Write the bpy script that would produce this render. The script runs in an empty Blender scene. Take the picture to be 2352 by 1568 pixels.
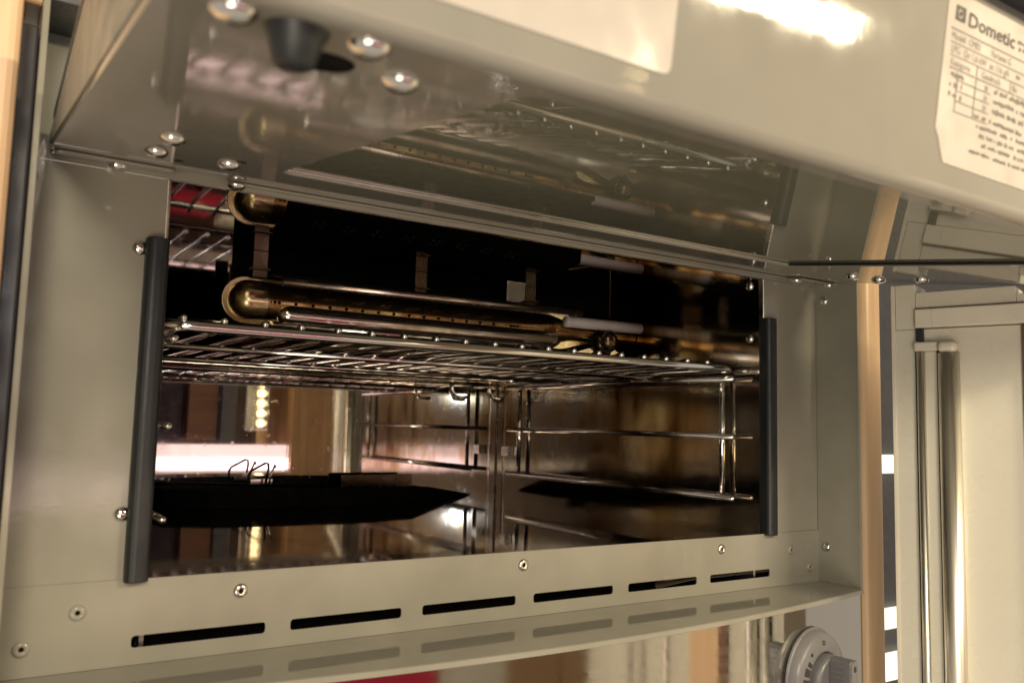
import bpy, bmesh, math, random
from mathutils import Vector, Matrix, Quaternion

random.seed(7)
scene = bpy.context.scene
COL = scene.collection
PI = math.pi

# ------------------------------------------------------------------ camera
cam_data = bpy.data.cameras.new("camera")
cam_data.sensor_fit = 'HORIZONTAL'
cam_data.lens = 5.1
cam_data.sensor_width = 5.1 * 2352.0 / 1950.0
cam_data.clip_start = 0.01
cam_data.clip_end = 50.0
cam_data.dof.use_dof = True
cam_data.dof.focus_distance = 0.60
cam_data.dof.aperture_fstop = 2.4
cam = bpy.data.objects.new("camera", cam_data)
COL.objects.link(cam)
right = Vector((0.8378, -0.5454, 0.0250)); down = Vector((0.0738, 0.0678, -0.9950)); fwd = Vector((0.5410, 0.8354, 0.0970))
cm = Matrix((( right.x, -down.x, -fwd.x, -0.0777), (right.y, -down.y, -fwd.y, -0.4251),
             (right.z, -down.z, -fwd.z, 0.0744), (0, 0, 0, 1)))
q = cm.to_quaternion(); q.normalize()
cam.rotation_mode = 'QUATERNION'
cam.rotation_quaternion = q
cam.location = (-0.0777, -0.4251, 0.0744)
scene.camera = cam

# ------------------------------------------------------------------ world and lamps
world = bpy.data.worlds.new("World"); scene.world = world; world.use_nodes = True
bg = world.node_tree.nodes["Background"]
bg.inputs[0].default_value = (1.0, 0.87, 0.70, 1); bg.inputs[1].default_value = 0.40

def lamp(name, kind, loc, target, energy, color, **kw):
    d = bpy.data.lights.new(name, kind); d.energy = energy; d.color = color
    for k, v in kw.items(): setattr(d, k, v)
    o = bpy.data.objects.new(name, d); COL.objects.link(o); o.location = loc
    dirv = Vector(target) - Vector(loc)
    o.rotation_euler = dirv.to_track_quat('-Z', 'Y').to_euler()
    return o
lamp("ceiling_lamp", 'POINT', (-0.30, -1.10, 0.47), (0.15, 0, 0.05), 25.0, (1.0, 0.87, 0.66), shadow_soft_size=0.15)
lamp("aisle_lamp", 'AREA', (-0.55, -1.15, -0.46), (0.25, 0, 0.05), 6.5, (1.0, 0.87, 0.66), size=0.55)  # added fill from below for the door underside and frame, no real fixture
lamp("washroom_lamp", 'AREA', (0.51, -0.70, 0.335), (0.36, 0, 0.02), 3.5, (1.0, 0.84, 0.56), shape='RECTANGLE', size=0.22, size_y=0.030)
lamp("torch_lamp", 'POINT', (-0.0856, -0.60, 0.143), (0, 0, 0), 0.65, (0.90, 0.98, 1.0), shadow_soft_size=0.010)

scene.render.engine = 'CYCLES'
scene.cycles.max_bounces = 8; scene.cycles.glossy_bounces = 6; scene.cycles.diffuse_bounces = 3
scene.cycles.sample_clamp_indirect = 20.0
vs = scene.view_settings
vs.view_transform = 'Standard'; vs.look = 'None'; vs.exposure = 0.25; vs.gamma = 1.0; vs.use_curve_mapping = False

# ------------------------------------------------------------------ materials
MATS = {}
def new_mat(name):
    m = bpy.data.materials.new(name); m.use_nodes = True
    nt = m.node_tree; b = nt.nodes["Principled BSDF"]; MATS[name] = m
    return m, nt, b
def N(nt, t, **kw):
    n = nt.nodes.new(t)
    for k, v in kw.items(): setattr(n, k, v)
    return n
def coords(nt, scale=(1, 1, 1), rot=(0, 0, 0)):
    g = N(nt, 'ShaderNodeNewGeometry'); mp = N(nt, 'ShaderNodeMapping')
    mp.inputs['Scale'].default_value = scale; mp.inputs['Rotation'].default_value = rot
    nt.links.new(g.outputs['Position'], mp.inputs['Vector']); return mp.outputs['Vector']
def noise(nt, vec, scale, detail=4, rough=0.5, dist=0.0):
    n = N(nt, 'ShaderNodeTexNoise'); n.inputs['Scale'].default_value = scale; n.inputs['Detail'].default_value = detail
    n.inputs['Roughness'].default_value = rough; n.inputs['Distortion'].default_value = dist
    nt.links.new(vec, n.inputs['Vector']); return n.outputs['Fac']
def ramp(nt, fac, stops):
    r = N(nt, 'ShaderNodeValToRGB'); el = r.color_ramp.elements
    while len(el) < len(stops): el.new(0.5)
    for e, (p, c) in zip(el, stops):
        e.position = p; e.color = (*c, 1) if len(c) == 3 else c
    nt.links.new(fac, r.inputs['Fac']); return r.outputs['Color']
def bump(nt, b, h, strength, dist=0.001):
    n = N(nt, 'ShaderNodeBump'); n.inputs['Strength'].default_value = strength; n.inputs['Distance'].default_value = dist
    nt.links.new(h, n.inputs['Height']); nt.links.new(n.outputs['Normal'], b.inputs['Normal'])
def g3(v): return (v, v, v)

def paint(name, col, rough=0.16, peel=0.10, dirt=0.12):
    m, nt, b = new_mat(name)
    v = coords(nt)
    c2 = tuple(x * (1 - dirt) for x in col)
    nt.links.new(ramp(nt, noise(nt, v, 14, 3, 0.6), [(0.35, c2), (0.65, col)]), b.inputs['Base Color'])
    nt.links.new(ramp(nt, noise(nt, v, 60, 2), [(0.3, g3(rough * 0.6)), (0.75, g3(rough * 2.0))]), b.inputs['Roughness'])
    bump(nt, b, noise(nt, v, 420, 1), peel, 0.0006)
    return m
paint("greige_paint", (0.296, 0.284, 0.236), rough=0.10, peel=0.03, dirt=0.16)
paint("shelf_paint", (0.296, 0.284, 0.236), rough=0.04, peel=0.012)
paint("cheek_paint", (0.300, 0.284, 0.240), rough=0.42, peel=0.05)
paint("door_paint", (0.262, 0.250, 0.214), rough=0.05, peel=0.022)
paint("white_panel", (0.63, 0.605, 0.51), rough=0.22, peel=0.05, dirt=0.05)
paint("cream_plastic", (0.70, 0.66, 0.55), rough=0.35, peel=0.05)
paint("grey_plastic", (0.125, 0.125, 0.135), rough=0.3, peel=0.1)
paint("dial_plastic", (0.185, 0.182, 0.19), rough=0.25, peel=0.05)
paint("dark_metal", (0.085, 0.085, 0.095), rough=0.3, peel=0.05)
paint("paper", (0.44, 0.40, 0.355), rough=0.5, peel=0.02, dirt=0.06)
paint("red_cloth", (0.55, 0.02, 0.06), rough=0.6, peel=0.1)
paint("dark_cloth", (0.035, 0.025, 0.035), rough=0.8, peel=0.1)
paint("pale_wall", (0.5, 0.46, 0.42), rough=0.5, peel=0.05)
paint("brown_wall", (0.11, 0.080, 0.060), rough=0.5, peel=0.05)
paint("ceramic", (0.62, 0.60, 0.62), rough=0.35, peel=0.05)

def rubber(name, col, rough):
    m, nt, b = new_mat(name); v = coords(nt)
    b.inputs['Base Color'].default_value = (*col, 1)
    nt.links.new(ramp(nt, noise(nt, v, 90, 5), [(0.3, g3(rough * 0.8)), (0.7, g3(min(1, rough * 1.3)))]), b.inputs['Roughness'])
    bump(nt, b, noise(nt, v, 600, 3), 0.15, 0.0003)
rubber("rubber", (0.012, 0.014, 0.016), 0.42)
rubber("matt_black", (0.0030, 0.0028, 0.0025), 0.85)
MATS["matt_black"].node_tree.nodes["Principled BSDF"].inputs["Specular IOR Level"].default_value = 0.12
rubber("ink", (0.035, 0.032, 0.030), 0.6)
rubber("faint_ink", (0.17, 0.155, 0.14), 0.6)
rubber("sooty_black", (0.006, 0.0055, 0.005), 0.55)

def steel(name, col, rough, stain=0.0, brush=(1, 1, 1), bstr=0.0, stain_cols=None, sscale=9):
    m, nt, b = new_mat(name)
    b.inputs['Metallic'].default_value = 1.0
    v = coords(nt)
    vb = coords(nt, brush)
    fine = noise(nt, vb, 90, 2, 0.65)
    if stain > 0:
        vs_ = coords(nt, (1, 1, 0.42))
        s = noise(nt, vs_, sscale, 4, 0.62, 0.6)
        cols = stain_cols or [(0.30, (0.20, 0.10, 0.035)), (0.47, tuple(x * 0.82 for x in col)), (0.6, col)]
        nt.links.new(ramp(nt, s, cols), b.inputs['Base Color'])
        mx = N(nt, 'ShaderNodeMath', operation='MULTIPLY_ADD')
        spots = ramp(nt, noise(nt, v, 130, 2, 0.7), [(0.60, g3(0)), (0.80, g3(0.12))])
        nt.links.new(spots, mx.inputs[0]); mx.inputs[1].default_value = 1.0
        rr = ramp(nt, s, [(0.3, g3(rough * 2.2)), (0.62, g3(rough))])
        nt.links.new(rr, mx.inputs[2]); nt.links.new(mx.outputs[0], b.inputs['Roughness'])
    else:
        b.inputs['Base Color'].default_value = (*col, 1)
        nt.links.new(ramp(nt, fine, [(0.3, g3(rough * 0.7)), (0.7, g3(rough * 1.4))]), b.inputs['Roughness'])
    if bstr > 0: bump(nt, b, fine, bstr, 0.0002)
    return m
steel("mirror_steel", (0.66, 0.62, 0.59), 0.022, stain=1, brush=(1, 1, 0.02), bstr=0.10)
steel("floor_steel", (0.42, 0.37, 0.35), 0.03, stain=1, brush=(1, 0.05, 1), bstr=0.05, sscale=13,
      stain_cols=[(0.30, (0.10, 0.06, 0.035)), (0.45, (0.33, 0.29, 0.27)), (0.6, (0.42, 0.37, 0.35))])
steel("side_steel", (0.50, 0.47, 0.42), 0.06, stain=1, brush=(1, 1, 0.02), bstr=0.10, sscale=11,
      stain_cols=[(0.30, (0.12, 0.06, 0.02)), (0.40, (0.38, 0.30, 0.18)), (0.50, (0.48, 0.46, 0.43))])
steel("ceiling_steel", (0.40, 0.37, 0.35), 0.025, stain=1, sscale=7,
      stain_cols=[(0.30, (0.20, 0.15, 0.12)), (0.5, (0.34, 0.31, 0.29)), (0.62, (0.40, 0.37, 0.35))])
steel("burner_steel", (0.72, 0.60, 0.32), 0.15, stain=1, sscale=26,
      stain_cols=[(0.30, (0.26, 0.13, 0.05)), (0.43, (0.50, 0.40, 0.20)), (0.6, (0.68, 0.60, 0.38))])
steel("pale_steel", (0.62, 0.55, 0.50), 0.14, stain=1, sscale=30, stain_cols=[(0.30, (0.38, 0.27, 0.20)), (0.5, (0.58, 0.50, 0.44)), (0.6, (0.66, 0.60, 0.55))])
steel("burner_brown", (0.36, 0.25, 0.13), 0.14, stain=1, sscale=40, stain_cols=[(0.32, (0.12, 0.055, 0.02)), (0.47, (0.30, 0.18, 0.08)), (0.62, (0.44, 0.33, 0.18))])
steel("sooty_steel", (0.10, 0.075, 0.05), 0.28)
steel("chrome", (0.78, 0.77, 0.75), 0.10)
steel("rivet_metal", (0.70, 0.68, 0.62), 0.22)
steel("fascia_steel", (0.60, 0.58, 0.54), 0.07, brush=(0.05, 0.05, 3), bstr=0.12)
steel("bright_edge", (0.75, 0.73, 0.68), 0.2)
steel("alu_handle", (0.78, 0.75, 0.66), 0.32, brush=(3, 3, 0.02), bstr=0.06)

def dark_glass():
    m, nt, b = new_mat("dark_glass"); v = coords(nt)
    nt.links.new(ramp(nt, noise(nt, v, 7, 6, 0.6, 0.4), [(0.3, (0.155, 0.158, 0.120)), (0.7, (0.205, 0.208, 0.160))]), b.inputs['Base Color'])
    b.inputs['IOR'].default_value = 1.75
    nt.links.new(ramp(nt, noise(nt, v, 22, 5), [(0.35, g3(0.012)), (0.8, g3(0.05))]), b.inputs['Roughness'])
dark_glass()

def wood(name, c1, c2, axis, rough=0.35):
    m, nt, b = new_mat(name)
    sc = {'Z': (34, 34, 1.5), 'X': (1.5, 34, 34), 'Y': (34, 1.5, 34)}[axis]
    v = coords(nt, sc)
    f = noise(nt, v, 1.6, 8, 0.62, 1.2)
    nt.links.new(ramp(nt, f, [(0.3, c2), (0.5, tuple((a + d) / 2 for a, d in zip(c1, c2))), (0.68, c1)]), b.inputs['Base Color'])
    b.inputs['Roughness'].default_value = rough
    bump(nt, b, f, 0.12, 0.0006)
wood("beech", (0.74, 0.53, 0.33), (0.62, 0.41, 0.24), 'Z')
wood("beech_rail", (0.74, 0.53, 0.33), (0.62, 0.41, 0.24), 'X')
wood("room_oak", (0.50, 0.31, 0.15), (0.34, 0.19, 0.085), 'Z', 0.5)
wood("room_brown", (0.20, 0.095, 0.055), (0.11, 0.05, 0.03), 'X', 0.5)

def emit(name, col, s):
    m, nt, b = new_mat(name)
    b.inputs['Base Color'].default_value = (0.8, 0.8, 0.8, 1)
    b.inputs['Emission Color'].default_value = (*col, 1); b.inputs['Emission Strength'].default_value = s
emit("led_pink", (1.0, 0.68, 0.70), 3.4)
emit("led_glow", (1.0, 0.66, 0.66), 1.2)
emit("bulb_warm", (1.0, 0.74, 0.34), 4.0)
emit("bulb_white", (1.0, 0.90, 0.68), 1.1)

# ------------------------------------------------------------------ mesh helpers
def obj_from_bm(name, bm, mat, parent=None, smooth=False, bevel=0.0, seg=3, label=None):
    me = bpy.data.meshes.new(name); bmesh.ops.recalc_face_normals(bm, faces=bm.faces[:]); bm.to_mesh(me); bm.free()
    return obj_from_me(name, me, mat, parent, smooth, bevel, seg, label)
def obj_from_me(name, me, mat, parent=None, smooth=False, bevel=0.0, seg=3, label=None, matrix=None):
    o = bpy.data.objects.new(name, me); COL.objects.link(o)
    if mat and not me.materials: me.materials.append(MATS[mat])
    if smooth:
        for p in me.polygons: p.use_smooth = True
    if bevel:
        md = o.modifiers.new("edge", 'BEVEL'); md.width = bevel; md.segments = seg; md.limit_method = 'ANGLE'; md.angle_limit = 0.6
        md.harden_normals = False
    if parent is not None:
        o.parent = parent
        if parent.type == 'EMPTY': o.matrix_parent_inverse = Matrix.Translation(-parent.location)
    if matrix is not None: o.matrix_basis = matrix
    if label: o["label"] = label
    return o
def thing(name, label, cat, loc, group=None):
    o = bpy.data.objects.new(name, None); COL.objects.link(o); o.location = loc; o.empty_display_size = 0.02
    tag(o, label, cat, group); return o
def tag(o, label, cat, group=None):
    o["label"] = label; o["category"] = cat
    if group: o["group"] = group
    return o
def bm_box(lo, hi, bm=None, f=None):
    bm = bm or bmesh.new()
    vs_ = []
    for i in range(8):
        p = Vector((hi[0] if i & 1 else lo[0], hi[1] if i & 2 else lo[1], hi[2] if i & 4 else lo[2]))
        vs_.append(bm.verts.new(f(*p) if f else p))
    for a in ((0, 2, 3, 1), (4, 5, 7, 6), (0, 1, 5, 4), (2, 6, 7, 3), (0, 4, 6, 2), (1, 3, 7, 5)):
        bm.faces.new([vs_[k] for k in a])
    return bm
def box(name, lo, hi, mat, parent=None, bevel=0.0, label=None, f=None, seg=3):
    return obj_from_bm(name, bm_box(lo, hi, None, f), mat, parent, False, bevel, seg, label)
def bm_tube(pts, r, n=10, bm=None, closed=False, radii=None, cap=True):
    bm = bm or bmesh.new(); pts = [Vector(p) for p in pts]; rings = []; L = len(pts)
    ref = None
    for i, p in enumerate(pts):
        if closed: t = (pts[(i + 1) % L] - pts[i - 1]).normalized()
        else: t = (pts[min(i + 1, L - 1)] - pts[max(i - 1, 0)]).normalized()
        if ref is None:
            ref = t.orthogonal().normalized()
        else:
            ref = (ref - t * ref.dot(t)); ref = ref.normalized() if ref.length > 1e-6 else t.orthogonal().normalized()
        b = t.cross(ref); rr = radii[i] if radii else r
        rings.append([bm.verts.new(p + ref * (rr * math.cos(2 * PI * k / n)) + b * (rr * math.sin(2 * PI * k / n))) for k in range(n)])
    for i in range(L if closed else L - 1):
        A, B = rings[i], rings[(i + 1) % L]
        for k in range(n): bm.faces.new((A[k], A[(k + 1) % n], B[(k + 1) % n], B[k]))
    if not closed and cap:
        bm.faces.new(rings[0][::-1]); bm.faces.new(rings[-1])
    return bm
def tube(name, pts, r, mat, parent=None, n=10, closed=False, radii=None, label=None):
    return obj_from_bm(name, bm_tube(pts, r, n, None, closed, radii), mat, parent, True, label=label)
def arc(cx, cy, r, a0, a1, n):
    return [(cx + r * math.cos(a0 + (a1 - a0) * i / n), cy + r * math.sin(a0 + (a1 - a0) * i / n)) for i in range(n + 1)]
def round_rect(x0, y0, x1, y1, r, n=5):
    return (arc(x1 - r, y0 + r, r, -PI / 2, 0, n) + arc(x1 - r, y1 - r, r, 0, PI / 2, n)
            + arc(x0 + r, y1 - r, r, PI / 2, PI, n) + arc(x0 + r, y0 + r, r, PI, 1.5 * PI, n))
def plate(name, outer, holes, thick, mapf, mat, parent=None, bevel=0.0, label=None):
    """flat sheet with cut-outs; mapf(a, b, t) -> world, t from 0 (face) to thick"""
    cu = bpy.data.curves.new("tmp", 'CURVE'); cu.dimensions = '2D'; cu.fill_mode = 'BOTH'; cu.extrude = thick / 2
    for loop in [outer] + holes:
        sp = cu.splines.new('POLY'); sp.points.add(len(loop) - 1); sp.use_cyclic_u = True
        for p, (a, b) in zip(sp.points, loop): p.co = (a, b, 0, 1)
    to = bpy.data.objects.new("tmp", cu); COL.objects.link(to)
    dg = bpy.context.evaluated_depsgraph_get()
    me = bpy.data.meshes.new_from_object(to.evaluated_get(dg))
    bpy.data.objects.remove(to); bpy.data.curves.remove(cu)
    for v in me.vertices: v.co = mapf(v.co.x, v.co.y, v.co.z + thick / 2)
    me.materials.clear()
    bm = bmesh.new(); bm.from_mesh(me); bmesh.ops.remove_doubles(bm, verts=bm.verts[:], dist=1e-6); bpy.data.meshes.remove(me)
    bmesh.ops.dissolve_limit(bm, angle_limit=0.01, verts=bm.verts[:], edges=bm.edges[:])
    return obj_from_bm(name, bm, mat, parent, False, bevel, 2, label)
def prism(name, outer, h, mapf, mat, parent=None, bevel=0.0, label=None, smooth=False, seg=3):
    bm = bmesh.new()
    A = [bm.verts.new(mapf(a, b, 0)) for a, b in outer]; B = [bm.verts.new(mapf(a, b, h)) for a, b in outer]
    n = len(outer)
    bm.faces.new(A[::-1]); bm.faces.new(B)
    for i in range(n): bm.faces.new((A[i], A[(i + 1) % n], B[(i + 1) % n], B[i]))
    return obj_from_bm(name, bm, mat, parent, smooth, bevel, seg, label)
def lathe_mesh(name, prof, n=20):
    bm = bmesh.new(); rings = []
    for r, z in prof:
        if r < 1e-7: rings.append([bm.verts.new((0, 0, z))])
        else: rings.append([bm.verts.new((r * math.cos(2 * PI * k / n), r * math.sin(2 * PI * k / n), z)) for k in range(n)])
    for A, B in zip(rings, rings[1:]):
        for k in range(n):
            a0, a1 = A[k % len(A)], A[(k + 1) % len(A)]; b0, b1 = B[k % len(B)], B[(k + 1) % len(B)]
            vv = []
            for v in (a0, a1, b1, b0):
                if v not in vv: vv.append(v)
            if len(vv) > 2: bm.faces.new(vv)
    bmesh.ops.recalc_face_normals(bm, faces=bm.faces[:])
    me = bpy.data.meshes.new(name); bm.to_mesh(me); bm.free()
    for p in me.polygons: p.use_smooth = True
    return me
def frame_matrix(loc, zdir, up=(0, 0, 1)):
    z = Vector(zdir).normalized(); u = Vector(up)
    if abs(z.dot(u)) > 0.95: u = Vector((1, 0, 0))
    x = u.cross(z).normalized(); y = z.cross(x)
    return Matrix(((x.x, y.x, z.x, loc[0]), (x.y, y.y, z.y, loc[1]), (x.z, y.z, z.z, loc[2]), (0, 0, 0, 1)))
def text_mesh(name, s, size, mapf, mat, parent, width=None, bold=0.0):
    cu = bpy.data.curves.new("tmp", 'FONT'); cu.body = s; cu.size = size; cu.fill_mode = 'FRONT'; cu.offset = bold; cu.resolution_u = 2
    to = bpy.data.objects.new("tmp", cu); COL.objects.link(to)
    dg = bpy.context.evaluated_depsgraph_get(); me = bpy.data.meshes.new_from_object(to.evaluated_get(dg))
    bpy.data.objects.remove(to); bpy.data.curves.remove(cu)
    k = 1.0
    if width:
        xs = [v.co.x for v in me.vertices]; k = width / max(max(xs), 1e-6)
    for v in me.vertices: v.co = mapf(v.co.x * k, v.co.y)
    me.materials.clear(); me.materials.append(MATS[mat])
    o = bpy.data.objects.new(name, me); COL.objects.link(o); o.parent = parent
    return o

# shared hardware
ME_RIVET = lathe_mesh("rivet", [(0.0009, -0.0006), (0.0011, 0.0010), (0.0016, 0.0015), (0.0026, 0.0013), (0.0034, 0.0006), (0.0036, 0.0)])
ME_RIVET.materials.append(MATS["rivet_metal"])
ME_RIVET_P = lathe_mesh("rivet_painted", [(0.0009, -0.0004), (0.0011, 0.0010), (0.0016, 0.0014), (0.0026, 0.0012), (0.0034, 0.0005), (0.0037, 0.0)])
ME_RIVET_P.materials.append(MATS["greige_paint"])
ME_RIVET_CORE = lathe_mesh("rivet_core", [(0, 0.0002), (0.0010, 0.0002)]); ME_RIVET_CORE.materials.append(MATS["matt_black"])
ME_SCREW = lathe_mesh("screw", [(0, 0.0030), (0.0016, 0.0029), (0.0032, 0.0023), (0.0044, 0.0012), (0.0048, 0.0004), (0.0048, 0)], 24)
ME_SCREW.materials.append(MATS["chrome"])
ME_SCREW_S = lathe_mesh("screw_small", [(0, 0.0024), (0.0013, 0.0023), (0.0024, 0.0018), (0.0033, 0.0008), (0.0035, 0)], 20)
ME_SCREW_S.materials.append(MATS["chrome"])
def cross_mesh(r, z):
    bm = bmesh.new()
    bm_box((-r, -r * 0.22, z - 0.0004), (r, r * 0.22, z + 0.00015), bm); bm_box((-r * 0.22, -r, z - 0.0004), (r * 0.22, r, z + 0.00010), bm)
    me = bpy.data.meshes.new("slot"); bm.to_mesh(me); bm.free(); me.materials.append(MATS["matt_black"]); return me
ME_CROSS = cross_mesh(0.0020, 0.0028); ME_CROSS_S = cross_mesh(0.0014, 0.00225)
def rivet(loc, parent, painted=False, zdir=(0, -1, 0)):
    o = obj_from_me("rivet", ME_RIVET_P if painted else ME_RIVET, None, parent, matrix=frame_matrix(loc, zdir))
    c = obj_from_me("rivet_hole", ME_RIVET_CORE, None, o)
    return o
def screw(loc, parent, zdir, small=False, name="screw"):
    o = obj_from_me(name, ME_SCREW_S if small else ME_SCREW, None, parent, matrix=frame_matrix(loc, zdir))
    return o

# ------------------------------------------------------------------ dimensions of the oven (metres)
XL, XR = 0.0, 0.420           # opening
JL, JR = -0.0578, 0.4805      # side jambs
YB = 0.370                    # back wall of the cavity
ZC = 0.187                    # cavity ceiling
ZS = -0.038                   # shelf below the opening
oven = thing("oven", "built-in gas oven with raised door, mirror steel cavity and grey-beige front frame", "oven", (0.2125, 0.15, -0.25))

# front frame
ident = lambda a, b, t: Vector((a, t, b))
def front(y): return lambda a, b, t: Vector((a, y + t, b))
plate("side_post", [(JL, -0.0005), (XL, -0.0005), (XL, 0.187), (JL, 0.187)], [], 0.0012, front(0.0), "greige_paint", oven)
plate("side_post", [(XR, -0.0005), (JR, -0.0005), (JR, 0.187), (XR, 0.187)], [], 0.0012, front(0.0), "greige_paint", oven)
plate("header_panel", [(JL, 0.1875), (JR, 0.1875), (JR, 0.245), (JL, 0.245)], [], 0.0012, front(0.0), "greige_paint", oven)
slots = []
for i in range(6):
    x0 = -0.0043 + 0.0737 * i
    slots.append(round_rect(x0, -0.0306, x0 + 0.0612, -0.0252, 0.0016, 4)[::-1])
plate("lower_panel", [(JL, ZS), (JR, ZS), (JR, 0.0), (JL, 0.0)], slots, 0.0012, front(-0.0008), "greige_paint", oven)
box("slot_backing", (JL, 0.03, -0.06), (JR, 0.032, -0.004), "matt_black", oven)
box("slot_bracket", (0.0002, 0.006, -0.036), (0.0022, 0.02, -0.020), "bright_edge", oven)
box("slot_bracket", (0.4130, 0.004, -0.036), (0.4150, 0.02, -0.020), "bright_edge", oven)
tube("slot_pipe", [(0.33, 0.018, -0.031), (0.36, 0.014, -0.027), (0.41, 0.012, -0.0262), (0.46, 0.012, -0.026)], 0.004, "sooty_steel", oven)
# jambs
box("jamb", (JL - 0.0027, -0.0370, -0.0378), (JL, 0.0, 0.2448), "greige_paint", oven, 0.0006)
box("jamb", (JR, -0.0370, -0.0378), (JR + 0.0022, 0.0, 0.2448), "greige_paint", oven, 0.0006)
box("jamb_cap", (JL - 0.0027, -0.0365, 0.2450), (JR + 0.0022, 0.0012, 0.2480), "dark_metal", oven, 0.0005)

# bowed shelf and control fascia
def bow(x, off=0.0): return -0.065 + off + 0.377 * (x - 0.2125) ** 2
xs = [JL + (JR - JL) * i / 48 for i in range(49)]
outer = [(JR, -0.0010), (JL, -0.0010)] + [(x, bow(x)) for x in xs]
bm = bmesh.new()
prism("shelf", outer, 0.0012, lambda a, b, t: Vector((a, b, ZS - 0.0012 + t)), "shelf_paint", oven, 0.0005)
prism("shelf_lip", [(x, bow(x, -0.0012)) for x in xs] + [(x, bow(x, -0.0001)) for x in reversed(xs)], 0.0030,
      lambda a, b, t: Vector((a, b, ZS - 0.0030 + t)), "greige_paint", oven, 0.0005)
fascia = prism("control_fascia", [(x, bow(x, 0.0004)) for x in xs] + [(x, bow(x, 0.0030)) for x in reversed(xs)], 0.18,
      lambda a, b, t: Vector((a, b, ZS - 0.0034 - t)), "fascia_steel", oven, smooth=True)
md = fascia.modifiers.new("edges", 'EDGE_SPLIT'); md.split_angle = 0.6

# dial and knob on the fascia
kx, kz = 0.4050, -0.0865
nrm = Vector((2 * 0.377 * (kx - 0.2125), -1, 0)).normalized()
KM = frame_matrix((kx, bow(kx, 0.0004), kz), nrm)
me = lathe_mesh("dial", [(0.0285, 0.0), (0.0312, 0.0004), (0.0318, 0.0035), (0.0300, 0.0078), (0.0285, 0.0092), (0.0200, 0.0104), (0.0188, 0.0104), (0.0188, 0.0060), (0, 0.0060)], 48)
me.materials.append(MATS["dial_plastic"])
dial = obj_from_me("dial", me, None, fascia, matrix=KM)
me = lathe_mesh("dial_rim", [(0.0316, 0.0005), (0.0326, 0.0008), (0.0329, 0.0018), (0.0322, 0.0026), (0.0314, 0.0030)], 48); me.materials.append(MATS["dial_plastic"])
obj_from_me("dial_rim", me, None, fascia, matrix=KM)
bmk = bmesh.new()
me = lathe_mesh("knob", [(0.0176, 0.0050), (0.0180, 0.0120), (0.0172, 0.0166), (0.0150, 0.0162), (0, 0.0165)], 40); me.materials.append(MATS["grey_plastic"])
obj_from_me("knob", me, None, fascia, matrix=KM)
kf = lambda a, b, t: KM @ Vector((a, b, t))
grip = round_rect(-0.0052, -0.0176, 0.0052, 0.0176, 0.0032, 4)
prism("knob_grip", grip, 0.0145, lambda a, b, t: KM @ Vector((a * (1 - 8 * max(0, t - 0.004)), b, 0.0158 + t)), "grey_plastic", fascia, 0.0010)
prism("grip_face", round_rect(-0.0040, -0.0168, 0.0040, 0.0168, 0.0028, 4), 0.0006, lambda a, b, t: KM @ Vector((a, b, 0.0302 + t)), "dial_plastic", fascia, 0.0002)
prism("pointer_mark", round_rect(-0.0013, 0.0105, 0.0013, 0.0140, 0.0011, 3), 0.0003, lambda a, b, t: KM @ Vector((a, b, 0.03085 + t)), "ink", fascia)
for i in range(9):
    yy = -0.014 + 0.0035 * i
    for sgn in (-1, 1):
        bmr = bm_box((sgn * 0.0050 - 0.0004, yy, 0.0165), (sgn * 0.0050 + 0.0004, yy + 0.0012, 0.0262), None, lambda a, b, t: KM @ Vector((a, b, t)))
        obj_from_bm("grip_rib", bmr, "grey_plastic", fascia)
def dial_z(r): return 0.0093 + (0.0285 - r) / 0.0085 * 0.0012
def sector(r0, r1, a0, a1):
    return arc(0, 0, r1, a0, a1, 6) + arc(0, 0, r0, a1, a0, 6)
def on_dial(a, b, t): return KM @ Vector((a, b, dial_z(math.hypot(a, b)) + 0.0001 + t))
D = math.radians
ring_out = arc(0.0000, 0.0245, 0.0016, 0, 2 * PI, 16)[:-1]; ring_in = arc(0.0000, 0.0245, 0.0010, 0, 2 * PI, 16)[:-1][::-1]
plate("dial_mark", ring_out, [ring_in], 0.0002, on_dial, "ink", fascia)
prism("dial_mark", arc(-0.0150, 0.0190, 0.0012, 0, 2 * PI, 10)[:-1], 0.0002, on_dial, "ink", fascia)
for a0, a1, r1 in ((140, 147, 0.0240), (151, 163, 0.0252), (168, 184, 0.0258), (189, 208, 0.0264), (213, 234, 0.0268), (239, 262, 0.0272)):
    prism("dial_mark", sector(0.0203, r1, D(a0), D(a1)), 0.0002, on_dial, "ink", fascia)

# gaskets at the two sides of the opening
for x0, x1 in ((-0.0095, 0.0009), (0.4191, 0.4297)):
    g = prism("gasket", round_rect(x0, -0.0065, x1, 0.0055, 0.0040, 5), 0.1585, lambda a, b, t: Vector((a, b, -0.0010 + t)), "rubber", oven, smooth=False, bevel=0.0006)
box("opening_edge", (-0.0012, -0.0006, 0.158), (0.0004, 0.004, 0.187), "bright_edge", oven, 0.0003)
box("opening_edge", (0.4194, -0.0006, 0.158), (0.4208, 0.004, 0.187), "bright_edge", oven, 0.0003)

# rivets and screws of the frame
for x, z in ((0.0438, -0.0091), (0.2089, -0.0080), (0.3751, -0.0083)): rivet((x, -0.0008, z), oven)
for x, z in ((-0.0270, -0.0128), (-0.0477, -0.0260), (0.4486, -0.0131), (0.4699, -0.0270)): rivet((x, -0.0008, z), oven, True)
screw((-0.0118, -0.0002, 0.1522), oven, (0, -1, 0), True); screw((-0.0118, -0.0002, 0.0294), oven, (0, -1, 0), True)
for z in (0.1755, -0.0117): screw((JR, -0.0081, z), oven, (-1, 0, 0), True)
screw((JL, -0.0081, 0.1754), oven, (1, 0, 0), True)

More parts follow.
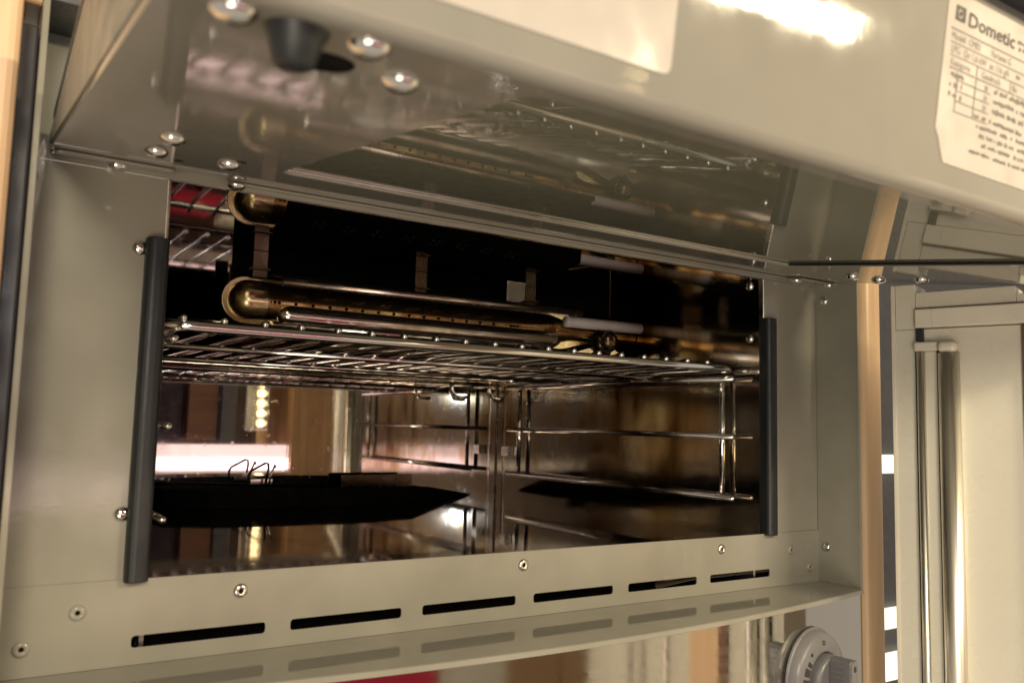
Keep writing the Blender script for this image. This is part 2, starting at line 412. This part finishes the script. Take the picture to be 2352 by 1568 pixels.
# ------------------------------------------------------------------ cavity
cb = box("back_wall", (XL - 0.002, YB, -0.004), (XR + 0.002, YB + 0.002, ZC + 0.002), "mirror_steel", oven)
rw = box("right_wall", (XR, 0.0015, -0.004), (XR + 0.0015, YB - 0.0006, ZC + 0.002), "side_steel", oven)
lw = box("left_wall", (XL - 0.0015, 0.0015, -0.004), (XL, YB - 0.0006, ZC + 0.002), "side_steel", oven)
fl = box("floor_plate", (XL + 0.0004, 0.0006, -0.0015), (XR - 0.0004, YB - 0.0008, 0.0), "floor_steel", oven)
cl = box("ceiling_plate", (XL + 0.0004, 0.0015, ZC), (XR - 0.0004, YB - 0.0008, ZC + 0.0012), "ceiling_steel", oven)
box("corner_seam", (XR - 0.0010, YB - 0.0010, 0.0), (XR - 0.0002, YB - 0.0002, ZC), "sooty_steel", oven)
box("corner_trim", (XR - 0.0105, YB - 0.0012, 0.001), (XR - 0.0085, YB - 0.0002, ZC), "chrome", oven, 0.0003)
for z in (0.1851, 0.1452): screw((XR, 0.0128, z - 0.002), oven, (-1, 0, 0), True)
for z in (0.178, 0.1452, 0.066, 0.028): screw((XL, 0.0128, z), oven, (1, 0, 0), True)

# side racks (one on each cavity wall)
def side_rack(x, wall):
    r = tube("side_rack", [(x, 0.0199, 0.0693), (x, 0.333, 0.0693)], 0.0022, "chrome", oven)
    tube("rack_rod", [(x, 0.0199, 0.0236), (x, 0.333, 0.0236)], 0.0022, "chrome", r)
    tube("rack_rod", [(x, 0.0199, 0.1128), (x, 0.333, 0.1128)], 0.0022, "chrome", r)
    s = 1 if wall > x else -1
    for y in (0.0352, 0.3166):
        tube("rack_rod", [(x + s * 0.0042, y, 0.0215), (x + s * 0.0042, y, 0.1150)], 0.0023, "chrome", r)
    box("rack_clip", (min(x + s * 0.002, wall - s * 0.0005), 0.335, 0.041), (max(x + s * 0.002, wall - s * 0.0005), 0.347, 0.051), "bright_edge", r, 0.0006)
side_rack(0.4100, XR); side_rack(0.0100, XL)

# upper burner
BY = 0.150
burner = prism("burner", [(p[0], p[1]) for p in arc(0.0795, 0.1535, 0.0158, PI / 2, 1.5 * PI, 16)] + [(0.345, 0.1385), (0.372, 0.1450), (0.372, 0.1620), (0.345, 0.1690)], 0.0016,
               lambda a, b, t: Vector((a, BY + 0.0008 - t, b)), "burner_steel", oven, 0.0004)
def capsule(x0, x1, r, zc, taper):
    bm = bmesh.new(); rings = []; n = 14
    dome = [(x0 - r * math.cos(t), r * math.sin(t)) for t in [PI / 2 * k / 8 for k in range(1, 9)]] + [(x0 + 0.010, r * 0.97)]
    prof = dome if taper is None else [dome[-1], (x0 + 0.020, r * 0.92), (x1, r * 0.92), (x1 + 0.02, taper), (XR - 0.001, taper)]
    for x, rr in prof:
        rings.append([bm.verts.new((x, BY - 0.0008 - rr * math.sin(PI * k / n), zc + rr * math.cos(PI * k / n))) for k in range(n + 1)])
    if taper is None:
        tip = bm.verts.new((x0 - r, BY - 0.0008, zc))
        for k in range(n): bm.faces.new((tip, rings[0][k + 1], rings[0][k]))
    for A, B in zip(rings, rings[1:]):
        for k in range(n): bm.faces.new((A[k], A[k + 1], B[k + 1], B[k]))
    return bm
obj_from_bm("burner_end", capsule(0.0810, 0.330, 0.0138, 0.1535, None), "burner_steel", burner, True)
obj_from_bm("burner_tube", capsule(0.0810, 0.330, 0.0138, 0.1535, 0.0080), "burner_brown", burner, True)
me_h = lathe_mesh("flame_port", [(0, 0.0004), (0.0011, 0.0004), (0.0012, -0.001)], 10); me_h.materials.append(MATS["matt_black"])
hx = [0.0925, 0.0955, 0.0985] + [0.110 + 0.0122 * i for i in range(14)] + [0.2850, 0.2880, 0.2910]
for x in hx:
    a = math.radians(97)
    zd = Vector((0, -math.sin(a), math.cos(a)))
    obj_from_me("flame_port", me_h, None, burner, matrix=frame_matrix((x, BY - 0.0008 - 0.0128 * math.sin(a), 0.1535 + 0.0128 * math.cos(a)), zd))
# perforated canopy above the burner
holes = []
for row, (cy_, rr_) in enumerate(((0.124, 0.0020), (0.160, 0.0016))):
    for i in range(8):
        cx_ = 0.1185 + 0.0224 * i + 0.006 * row
        for dx in (-0.0026, 0.0026):
            for dy in (-0.0032, 0.0032):
                holes.append(arc(cx_ + dx, cy_ + dy, rr_, 0, 2 * PI, 6)[:-1][::-1])
canopy = plate("canopy", [(0.0880, 0.0950), (0.3220, 0.0950), (0.3400, 0.120), (0.3400, 0.176), (0.0930, 0.176), (0.0930, 0.120)], holes, 0.0012,
      lambda a, b, t: Vector((a, b, 0.1610 + t + (b - 0.095) * 0.20)), "sooty_black", oven)
tube("canopy_edge", [(0.0872, 0.0945, 0.1592), (0.3225, 0.0945, 0.1612)], 0.0024, "pale_steel", canopy)
box("heat_shield", (0.0760, 0.1760, 0.1330), (0.3050, 0.1772, ZC), "matt_black", canopy)
box("heat_shield", (0.3280, 0.1780, 0.1400), (0.4192, 0.1792, ZC), "matt_black", canopy)
box("canopy_flange", (0.165, 0.203, 0.1290), (0.2600, 0.2046, 0.1670), "burner_brown", canopy)
box("canopy_flange", (0.150, 0.2025, 0.1260), (0.1640, 0.2050, 0.1670), "matt_black", canopy)
for x in (0.0868, 0.2080, 0.3080):
    box("hanger", (x - 0.0050, BY - 0.0060, 0.1690), (x + 0.0050, BY - 0.0045, ZC), "sooty_steel", canopy, 0.0004)
    box("hanger_foot", (x - 0.0065, BY - 0.009, 0.1738), (x + 0.0065, BY - 0.001, 0.1750), "sooty_steel", canopy, 0.0004)
# igniter and thermocouple
ign = tube("igniter", [(0.3380, 0.1360, 0.1600), (0.3400, 0.1360, 0.1601), (0.4190, 0.1360, 0.1605)], 0.0046, "ceramic", oven, n=16)
me = lathe_mesh("thermocouple", [(0, -0.011), (0.0050, -0.0095), (0.0086, -0.0050), (0.0092, 0.0), (0.0070, 0.0050), (0.0055, 0.0070), (0, 0.0075)], 20); me.materials.append(MATS["sooty_steel"])
obj_from_me("thermocouple", me, None, oven, matrix=Matrix.Translation((0.3830, 0.1360, 0.1480)))
prism("burner_bracket", [(0.300, 0.1300), (0.345, 0.1335), (0.372, 0.1415), (0.378, 0.1330), (0.388, 0.1330), (0.394, 0.1415), (0.418, 0.1310), (0.418, 0.1285), (0.300, 0.1285)], 0.0012,
      lambda a, b, t: Vector((a, 0.1420 + t, b)), "chrome", burner, 0.0003)
tube("gas_pipe", [(0.300, 0.132, 0.1365), (0.10, 0.132, 0.1365)], 0.0020, "chrome", burner)
tube("lower_tube", [(0.0985, 0.1425, 0.1445), (0.1010, 0.1418, 0.1445), (0.1060, 0.1410, 0.1445), (0.328, 0.1410, 0.1445), (0.334, 0.1415, 0.1445)], 0.0075, "pale_steel", burner, n=20, radii=[0.002, 0.0058, 0.0075, 0.0075, 0.004])

# lower burner hood on the cavity floor
hood_pts = [(0.100, 0.290), (0.215, 0.276), (0.280, 0.290), (0.378, 0.352), (0.340, 0.364), (0.085, 0.364), (0.062, 0.345), (0.066, 0.310)]
hood = prism("burner_hood", hood_pts, 0.0150, lambda a, b, t: Vector((a, b, 0.0002 + t * min(1.0, 0.06 + max(0.0, (0.378 - a) / 0.085)))), "matt_black", oven, 0.0010)
box("guide_tab", (0.235, 0.352, 0.0100), (0.3100, 0.3535, 0.0222), "sooty_steel", hood, 0.0003)
box("guide_tab", (0.146, 0.344, 0.0152), (0.1660, 0.3455, 0.0200), "bright_edge", hood, 0.0003)
tube("wire_loop", [(0.1420, 0.338, 0.0150), (0.1422, 0.338, 0.0240), (0.1440, 0.338, 0.0275), (0.1570, 0.338, 0.0345), (0.1592, 0.338, 0.0338), (0.1598, 0.338, 0.0300), (0.1575, 0.338, 0.0150)], 0.0010, "sooty_black", hood)
tube("wire_loop", [(0.1610, 0.339, 0.0150), (0.1625, 0.339, 0.0240), (0.1660, 0.339, 0.0330), (0.1668, 0.339, 0.0300)], 0.0009, "chrome", hood)

# ------------------------------------------------------------------ wire shelf
shelf_o = thing("wire_shelf", "chrome wire grill shelf under the upper burner, resting on the side racks", "wire shelf", (0.2095, 0.17, 0.1150))
ZW = 0.1200
x0, x1, y0, y1, rr = 0.0040, 0.4155, 0.0220, 0.3270, 0.016
loop = [(a, b, ZW) for a, b in round_rect(x0, y0, x1, y1, rr, 6)]
tube("frame_rod", loop, 0.0032, "chrome", shelf_o, n=12, closed=True)
tube("cross_rod", [(x0 + 0.001, 0.1150, ZW - 0.0036), (x1 - 0.001, 0.1150, ZW - 0.0036)], 0.0020, "chrome", shelf_o)
tube("cross_rod", [(x0 + 0.001, 0.2350, ZW - 0.0036), (x1 - 0.001, 0.2350, ZW - 0.0036)], 0.0020, "chrome", shelf_o)
wire_me = None
for i in range(19):
    x = 0.0145 + 0.02055 * i + random.uniform(-0.0006, 0.0006)
    pts = [(0, y0 - 0.0016, 0.0042), (0, y0 + 0.004, 0.0036), (0, y0 + 0.02, -0.0002), (0, y0 + 0.03, -0.0006), (0, y1 - 0.03, -0.0006), (0, y1 - 0.015, -0.0002), (0, y1 + 0.0016, 0.0042)]
    if wire_me is None:
        bm = bm_tube(pts, 0.00165, 8); bmesh.ops.recalc_face_normals(bm, faces=bm.faces[:])
        wire_me = bpy.data.meshes.new("wire"); bm.to_mesh(wire_me); bm.free(); wire_me.materials.append(MATS["chrome"])
        for p in wire_me.polygons: p.use_smooth = True
    obj_from_me("wire", wire_me, None, shelf_o, matrix=Matrix.Translation((x, 0, ZW)))
for x in (0.3580, 0.4020):
    tube("shelf_hook", [(x - 0.018, 0.3270, ZW - 0.002), (x - 0.018, 0.3290, ZW - 0.012), (x - 0.014, 0.3290, ZW - 0.0185), (x - 0.006, 0.3290, ZW - 0.0195), (x, 0.3290, ZW - 0.0190)], 0.0017, "chrome", shelf_o)

# ------------------------------------------------------------------ raised door
ca, sa = 0.9904, 0.1387
def DP(u, v, w): return Vector((u, -v * ca - w * sa, 0.1910 - v * sa + w * ca))
DN = Vector((0, sa, -ca))      # outward normal of the inner face
DL, DR, DV = -0.0520, 0.4780, 0.2720
win = round_rect(0.0345, 0.0600, 0.3770, 0.2600, 0.0060, 5)[::-1]
outline = [(DL, 0.0030), (0.0005, 0.0030), (0.0040, 0.0190), (0.0200, 0.0190), (0.0250, 0.0030), (DR, 0.0030), (DR, 0.2680), (DL, 0.2680)]
prof = [(0.0030, 0.0026), (0.2680, 0.0026), (0.2680, 0.0)] + [(0.2680 + 0.0045 * math.sin(t), 0.0045 - 0.0045 * math.cos(t)) for t in [PI / 2 * k / 6 for k in range(1, 7)]] \
     + [(DV + 0.0005, 0.0690), (0.2700, 0.0735), (0.2640, 0.0750), (0.2000, 0.0600), (0.1000, 0.0330), (0.0300, 0.0130), (0.0030, 0.0070)]
bm = bmesh.new()
A = [bm.verts.new(DP(DL, v, w)) for v, w in prof]; B = [bm.verts.new(DP(DR, v, w)) for v, w in prof]
for i in range(len(prof)):
    j = (i + 1) % len(prof); bm.faces.new((A[i], A[j], B[j], B[i]))
bm.faces.new(A[::-1]); bm.faces.new(B)
door = obj_from_bm("door", bm, "door_paint", oven, False)
for p in door.data.polygons: p.use_smooth = True
md = door.modifiers.new("edges", 'EDGE_SPLIT'); md.split_angle = 0.35
plate("side_cheek", [(0.0040, 0.0030), (0.2660, 0.0030), (0.2690, 0.0080), (0.2690, 0.0690), (0.2620, 0.0735), (0.2000, 0.0590), (0.1000, 0.0322), (0.0300, 0.0125), (0.0040, 0.0068)], [], 0.0005,
      lambda a, b, t: DP(DL - 0.0005 + t, a, b), "cheek_paint", door)
plate("inner_panel", outline, [win], 0.0026, lambda a, b, t: DP(a, b, t), "door_paint", door, 0.0014)
prism("window_glass", [(0.0346, 0.0601), (0.3769, 0.0601), (0.3769, 0.2599), (0.0346, 0.2599)], 0.0004, lambda a, b, t: DP(a, b, 0.0020 + t), "dark_glass", door)
box("window_seal", (0.3738, 0.0605, 0.0004), (0.3766, 0.2595, 0.0019), "rubber", door, 0.0003, f=DP)
box("window_seal", (0.0350, 0.0605, 0.0012), (0.3730, 0.0625, 0.0019), "bright_edge", door, 0.0002, f=DP)
# outer skin seen as a dark line past the side
bm = bmesh.new()
sk = [(0.020, 0.0112), (0.030, 0.0135), (0.100, 0.0335), (0.200, 0.0605), (0.268, 0.0765), (0.282, 0.0790), (0.290, 0.0760)]
sk2 = [(v, w + 0.0035) for v, w in sk]
ring = sk + sk2[::-1]
A = [bm.verts.new(DP(DL - 0.0008, v, w)) for v, w in ring]; B = [bm.verts.new(DP(DR + 0.0015, v, w)) for v, w in ring]
for i in range(len(ring)):
    j = (i + 1) % len(ring); bm.faces.new((A[i], A[j], B[j], B[i]))
bm.faces.new(A[::-1]); bm.faces.new(B)
obj_from_bm("outer_skin", bm, "dark_metal", door)
# hinge lips at the two rear corners
prism("hinge_lip", round_rect(DL + 0.001, -0.0100, 0.0000, 0.0140, 0.0030, 4), 0.0016, lambda a, b, t: DP(a, b, -0.0018 + t), "door_paint", door, 0.0006)
prism("hinge_lip", round_rect(0.4400, -0.0030, DR + 0.0080, 0.0200, 0.0012, 4), 0.0014, lambda a, b, t: DP(a, b, -0.0018 + t), "door_paint", door, 0.0005)
prism("hinge_lip", round_rect(0.0270, -0.0040, 0.4400, 0.0060, 0.0012, 4), 0.0012, lambda a, b, t: DP(a, b, -0.0014 + t), "door_paint", door, 0.0004)
for u, v, w in ((-0.0165, 0.0560, 0), (-0.0178, 0.0965, 0), (0.0128, 0.0575, 0), (-0.0240, 0.0020, -0.0018), (0.0300, 0.0035, -0.0014),
                (0.4320, 0.0680, 0), (0.4530, 0.0740, 0), (0.4490, 0.1080, 0), (0.4480, 0.0080, -0.0018), (0.4830, 0.0110, -0.0018)):
    screw(DP(u, v, w), door, DN)
for u, v in ((-0.0377, 0.2615), (-0.0093, 0.2625), (0.0072, 0.2430)): screw(DP(u, v, 0), door, DN)
me = lathe_mesh("bumper", [(0, 0.0082), (0.0034, 0.0081), (0.0044, 0.0074), (0.0056, 0.0030), (0.0070, 0.0)], 24); me.materials.append(MATS["rubber"])
obj_from_me("bumper", me, None, door, matrix=frame_matrix(DP(-0.0245, 0.2600, 0), DN))
me = lathe_mesh("latch_hole", [(0.0076, 0.0), (0.0074, 0.0004), (0.0070, 0.0004), (0.0068, 0.0002), (0, 0.0002)], 28); me.materials.append(MATS["matt_black"])
obj_from_me("latch_hole", me, None, door, matrix=frame_matrix(DP(-0.0125, 0.2425, 0), DN))
for u, v in ((0.0150, 0.0700), (-0.0050, 0.0420)):
    me2 = lathe_mesh("drain_hole", [(0.0022, 0.0), (0.0018, 0.0002), (0, 0.0002)], 14); me2.materials.append(MATS["matt_black"])
    obj_from_me("drain_hole", me2, None, door, matrix=frame_matrix(DP(u, v, 0), DN))

# front edge of the door: stickers
def FP(u, w, t=0.0): return DP(u, DV + 0.0005 + t, w)
prism("sticker", round_rect(-0.0300, 0.0102, 0.0675, 0.0660, 0.0025, 4), 0.0002, lambda a, b, t: FP(a, b, 0.0001 + t), "paper", door, label="blank cream sticker with cut-off print")
random.seed(3)
uu = 0.0090
while uu < 0.0360:
    L = random.uniform(0.0008, 0.0018); h = random.uniform(0.0009, 0.0020)
    if random.random() < 0.72:
        prism("lettering", round_rect(uu, 0.0250, uu + L, 0.0250 + h, 0.0003, 2), 0.0001, lambda a, b, t: FP(a, b, 0.0004 + t), "ink", door)
    uu += L + 0.0005
uu = 0.0060
while uu < 0.0420:
    L = random.uniform(0.0007, 0.0016); h = random.uniform(0.0010, 0.0022)
    if random.random() < 0.7:
        prism("lettering", round_rect(uu, 0.0292, uu + L, 0.0292 + h, 0.0003, 2), 0.0001, lambda a, b, t: FP(a, b, 0.0004 + t), "ink", door)
    uu += L + 0.0005
lab = prism("rating_label", [(0.1900, 0.0113), (0.2900, 0.0106), (0.2900, 0.0672), (0.1838, 0.0672), (0.1838, 0.0216), (0.1862, 0.0185), (0.1870, 0.0166)], 0.0002,
            lambda a, b, t: FP(a, b, 0.0001 + t), "paper", door, label="white rating label with black print and a torn corner")
def put(s, u, w, size, width=None, bold=0.0):
    text_mesh("lettering", s, size, lambda a, b: FP(u + a, w + b, 0.00045), "ink" if bold else "faint_ink", door, width, bold)
def smudge(u, w, width, h):
    bm = bmesh.new(); x = u
    while x < u + width:
        L = random.uniform(0.20, 0.55) * h
        if random.random() < 0.8:
            bm_box((x, w + random.uniform(0, 0.3) * h, 0), (x + L, w + random.uniform(0.6, 1.0) * h, 0.0001), bm, lambda a, b, t: FP(a, b, 0.0004 + t))
        x += L + 0.22 * h
    obj_from_bm("lettering", bm, "faint_ink", door)
def rule(u0, w0, u1, w1):
    box("rule_line", (u0, w0, 0), (u1, w1, 0.0001), "faint_ink", door, f=lambda a, b, t: FP(a, b, 0.0004 + t))
plate("logo_mark", [(0.1882, 0.0582), (0.1938, 0.0582), (0.1938, 0.0630), (0.1882, 0.0630)], [arc(0.1910, 0.0606, 0.0016, 0, 2 * PI, 14)[:-1][::-1]], 0.0001, lambda a, b, t: FP(a, b, 0.0004 + t), "ink", door)
prism("logo_mark", arc(0.1910, 0.0606, 0.0009, 0, 2 * PI, 10)[:-1], 0.0001, lambda a, b, t: FP(a, b, 0.0004 + t), "ink", door)
put("Dometic", 0.1955, 0.0580, 0.0066, 0.0302, 0.00012)
smudge(0.2275, 0.0602, 0.014, 0.0017); smudge(0.2275, 0.0578, 0.014, 0.0017)
rule(0.1866, 0.0549, 0.2900, 0.0553); rule(0.1870, 0.0506, 0.2900, 0.0509); rule(0.1874, 0.0464, 0.2900, 0.0467); rule(0.1878, 0.0423, 0.2030, 0.0427); rule(0.2045, 0.0423, 0.2290, 0.0427); rule(0.2300, 0.0423, 0.2900, 0.0426)
put("Modell  CMB2", 0.1872, 0.0518, 0.0034, 0.0175); put("Variante G", 0.2115, 0.0518, 0.0034, 0.0130)
put("LPG  Qn 1,6 kW  an 116 g/h", 0.1876, 0.0475, 0.0036, 0.0365); smudge(0.2290, 0.0478, 0.0060, 0.0024)
put("Kategorie", 0.1880, 0.0434, 0.0033, 0.0120); put("Gasdruck", 0.2068, 0.0434, 0.0033, 0.0125); put("Be", 0.2270, 0.0434, 0.0033)
rule(0.2039, 0.0288, 0.2042, 0.0464); rule(0.2256, 0.0425, 0.2258, 0.0464); rule(0.1928, 0.0288, 0.1931, 0.0400)
for k, w in enumerate((0.0390, 0.0356, 0.0322, 0.0287)): rule(0.1924, w, 0.2135, w + 0.0003)
for k, w in enumerate((0.0396, 0.0362, 0.0328)):
    smudge(0.1888, w, 0.0075, 0.0022); put("30", 0.2092, w, 0.0028)
    smudge(0.2160, w, 0.0260, 0.0022)
for k, w in enumerate((0.0292, 0.0262, 0.0232, 0.0202)): smudge(0.2050 + 0.0022 * k, w, 0.0480, 0.0018)
smudge(0.2044, 0.0172, 0.0460, 0.0016)

# ------------------------------------------------------------------ joinery round the oven
lp = thing("wooden_cabinet", "beech cabinet post running up the left side of the oven", "cabinet", (-0.12, -0.05, -0.25))
box("post", (-0.190, -0.0620, -0.45), (-0.0678, 0.02, 0.60), "beech", lp, 0.004)
box("metal_strip", (-0.0676, -0.0300, -0.45), (-0.0607, 0.015, 0.2350), "dark_metal", lp, 0.0012)
tr = box("cabinet_rail", (-0.0674, -0.0200, 0.2484), (0.4830, 0.012, 0.60), "beech_rail", None, 0.002)
tag(tr, "beech rail across the top, behind the raised oven door", "rail")
bm = bmesh.new()
prof = [(0.4830, 0.02), (0.4830, -0.0300)] + [(0.4910 - 0.0080 * math.cos(t), -0.0300 - 0.0110 * math.sin(t)) for t in [PI / 2 * k / 6 for k in range(1, 7)]] + [(0.5000, -0.0410)] + \
       [(0.5000 + 0.0060 * math.sin(t), -0.0350 - 0.0060 * math.cos(t)) for t in [PI / 2 * k / 5 for k in range(1, 6)]] + [(0.5060, 0.02)]
ws = prism("corner_post", prof, 1.05, lambda a, b, t: Vector((a, b, -0.45 + t)), "beech", None, smooth=True)
md = ws.modifiers.new("edges", 'EDGE_SPLIT'); md.split_angle = 0.7
tag(ws, "rounded beech corner post to the right of the oven", "post")

# white washroom door standing at an angle to the right
wd = thing("white_door", "pale cream door with tall bar handle to the right of the oven", "door", (0.4450, -0.0884, -0.38))
def WP(s, o, z):
    s, o, z = s * 0.874, o * 0.874, 0.0744 + 0.874 * (z - 0.0744)
    return Vector((0.4450 + 0.3005 * s - 0.9538 * o, -0.0884 - 0.9538 * s - 0.3005 * o, z))
box("panel", (0.0, -0.030, -0.45), (0.56, 0.0, 0.1535), "white_panel", wd, 0.0008, f=WP)
box("edge_strip", (-0.0010, -0.031, -0.45), (0.0020, 0.0010, 0.1880), "cream_plastic", wd, 0.0005, f=WP)
box("top_rail", (0.0168, -0.030, 0.1540), (0.56, 0.0050, 0.1682), "cream_plastic", wd, 0.0010, f=WP)
box("rail_joint", (0.0290, 0.0005, 0.1541), (0.0295, 0.0053, 0.1680), "white_panel", wd, f=WP)
box("rail_line", (0.0168, -0.030, 0.1684), (0.56, 0.0012, 0.1692), "room_brown", wd, f=WP)
box("head_panel", (0.0168, -0.030, 0.1694), (0.0830, 0.0006, 0.1812), "white_panel", wd, 0.0004, f=WP)
box("head_panel", (0.0832, -0.030, 0.1694), (0.56, 0.0006, 0.1755), "white_panel", wd, 0.0004, f=WP)
box("jamb_strip", (0.0021, -0.030, 0.1536), (0.0166, 0.0, 0.1880), "white_panel", wd, 0.0006, f=WP)
box("latch_block", (0.0172, 0.0002, 0.1440), (0.0225, 0.0040, 0.1535), "rubber", wd, 0.0005, f=WP)
box("edge_strip", (0.0860, 0.0003, -0.45), (0.1000, 0.0025, 0.1530), "room_brown", wd, 0.0005, f=WP)
box("edge_strip", (0.1010, 0.0003, -0.45), (0.1650, 0.0040, 0.1530), "beech", wd, 0.0010, f=WP)
for a in (0.225, 0.300, 0.345): box("edge_strip", (a, 0.0003, -0.45), (a + 0.010, 0.0060, 0.1530), "alu_handle", wd, 0.0020, f=WP)
hd = box("handle", (0.0178, 0.0002, -0.45), (0.0325, 0.0030, 0.1362), "white_panel", wd, 0.0006, f=WP)
box("handle_groove", (0.0160, 0.0001, -0.45), (0.0177, 0.0012, 0.1362), "matt_black", hd, f=WP)  # black strips stand in for the shadow lines along the handle
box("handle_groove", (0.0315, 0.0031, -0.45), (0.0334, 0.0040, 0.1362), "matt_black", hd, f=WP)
tube("handle_rail", [WP(0.0205, 0.0040, -0.45), WP(0.0205, 0.0040, 0.1362)], 0.0026, "alu_handle", hd, n=16)
tube("handle_bar", [WP(0.0398, 0.0050, -0.45), WP(0.0398, 0.0050, 0.1345)], 0.0064, "alu_handle", hd, n=28)
box("handle_cap", (0.0164, 0.0001, 0.1363), (0.0330, 0.0070, 0.1432), "cream_plastic", hd, 0.0012, f=WP)
box("handle_cap", (0.0331, 0.0001, 0.1346), (0.0464, 0.0120, 0.1428), "cream_plastic", hd, 0.0030, f=WP)

# narrow view past the corner post: dark locker with small glowing patches
lk = box("locker_wall", (0.60, 0.30, -0.45), (1.60, 0.32, 0.60), "dark_metal", None)
tag(lk, "dark far panel glimpsed in the gap beside the corner post", "panel")
for i, (z, h) in enumerate(((0.020, 0.025), (-0.190, 0.026), (-0.258, 0.034))):
    l = box("wall_lamp", (0.975, 0.285, z), (1.065, 0.2985, z + h), "bulb_white", None, 0.003)  # emissive block showing as a bright patch in the gap
    tag(l, ["small lit lamp glowing in the gap beside the corner post, topmost of three",
            "small lit lamp glowing in the gap beside the corner post, middle of three",
            "small lit lamp glowing in the gap beside the corner post, lowest of three"][i], "lamp", "lamps in the gap")

# ------------------------------------------------------------------ the kitchenette across the aisle, seen mirrored in the cavity and the gloss paint
YO = -0.90
w = box("aisle_wall", (-1.60, YO - 0.42, -0.90), (1.60, YO - 0.40, 0.60), "brown_wall", None); w["kind"] = "structure"
ow = thing("wardrobe", "pale oak wardrobe front mirrored in the steel back wall", "wardrobe", (0.75, YO, -0.90))
for a, b in ((0.615, 0.768), (0.772, 0.92), (0.924, 1.20)):
    box("wardrobe_door", (a, YO - 0.30, -0.90), (b, YO, 0.60), "room_oak", ow, 0.002)
bw = box("brown_cabinet", (0.375, YO - 0.20, 0.020), (0.445, YO - 0.02, 0.42), "room_brown", None, 0.003)
tag(bw, "narrow brown slatted cabinet mirrored in the cavity back wall", "cabinet")
dk = box("dark_coat", (0.16, YO - 0.16, 0.016), (0.372, YO - 0.03, 0.50), "dark_cloth", None, 0.02)
tag(dk, "dark coat hanging opposite, mirrored at the left of the cavity", "coat")
ds = box("dark_strip", (0.447, YO - 0.2, 0.012), (0.480, YO, 0.42), "dark_metal", None, 0.004)
tag(ds, "dark upright strip beside the mirrored row of bulbs", "strip")
lr = thing("vanity_light", "upright row of small glowing bulbs on a bright bar, mirrored in the cavity", "light", (0.53, YO, 0.04))
box("back_bar", (0.505, YO - 0.02, 0.045), (0.560, YO - 0.002, 0.30), "bright_edge", lr, 0.004)
me = lathe_mesh("bulb", [(0, 0.016), (0.006, 0.014), (0.0095, 0.008), (0.0095, 0.002), (0.006, 0)], 16); me.materials.append(MATS["bulb_warm"])
for k in range(9):
    obj_from_me("bulb", me, None, lr, matrix=frame_matrix((0.540, YO, 0.062 + 0.024 * k), (0, 1, 0)))
ct = thing("worktop", "pinkish lit worktop strip mirrored along the foot of the cavity back wall", "worktop", (0.2, YO, -0.06))
box("slab", (-1.40, YO - 0.39, -0.085), (0.612, YO + 0.04, -0.052), "pale_wall", ct, 0.004)
box("light_strip", (-0.30, YO - 0.012, -0.050), (0.612, YO - 0.003, -0.022), "led_pink", ct, 0.002)
box("diffuser", (-0.30, YO - 0.015, -0.0215), (0.612, YO - 0.005, 0.010), "led_glow", ct, 0.002)  # emissive panel stands in for strip light fading up the backsplash
rb = box("red_bag", (0.10, YO + 0.02, -0.62), (0.388, YO + 0.14, -0.165), "red_cloth", None, 0.015)
tag(rb, "red bag mirrored at the top left of the cavity", "bag")
wb = box("white_box", (0.394, YO + 0.02, -0.62), (0.545, YO + 0.12, -0.150), "white_panel", None, 0.006)
tag(wb, "white box beside the red bag, mirrored at the top left of the cavity", "box")
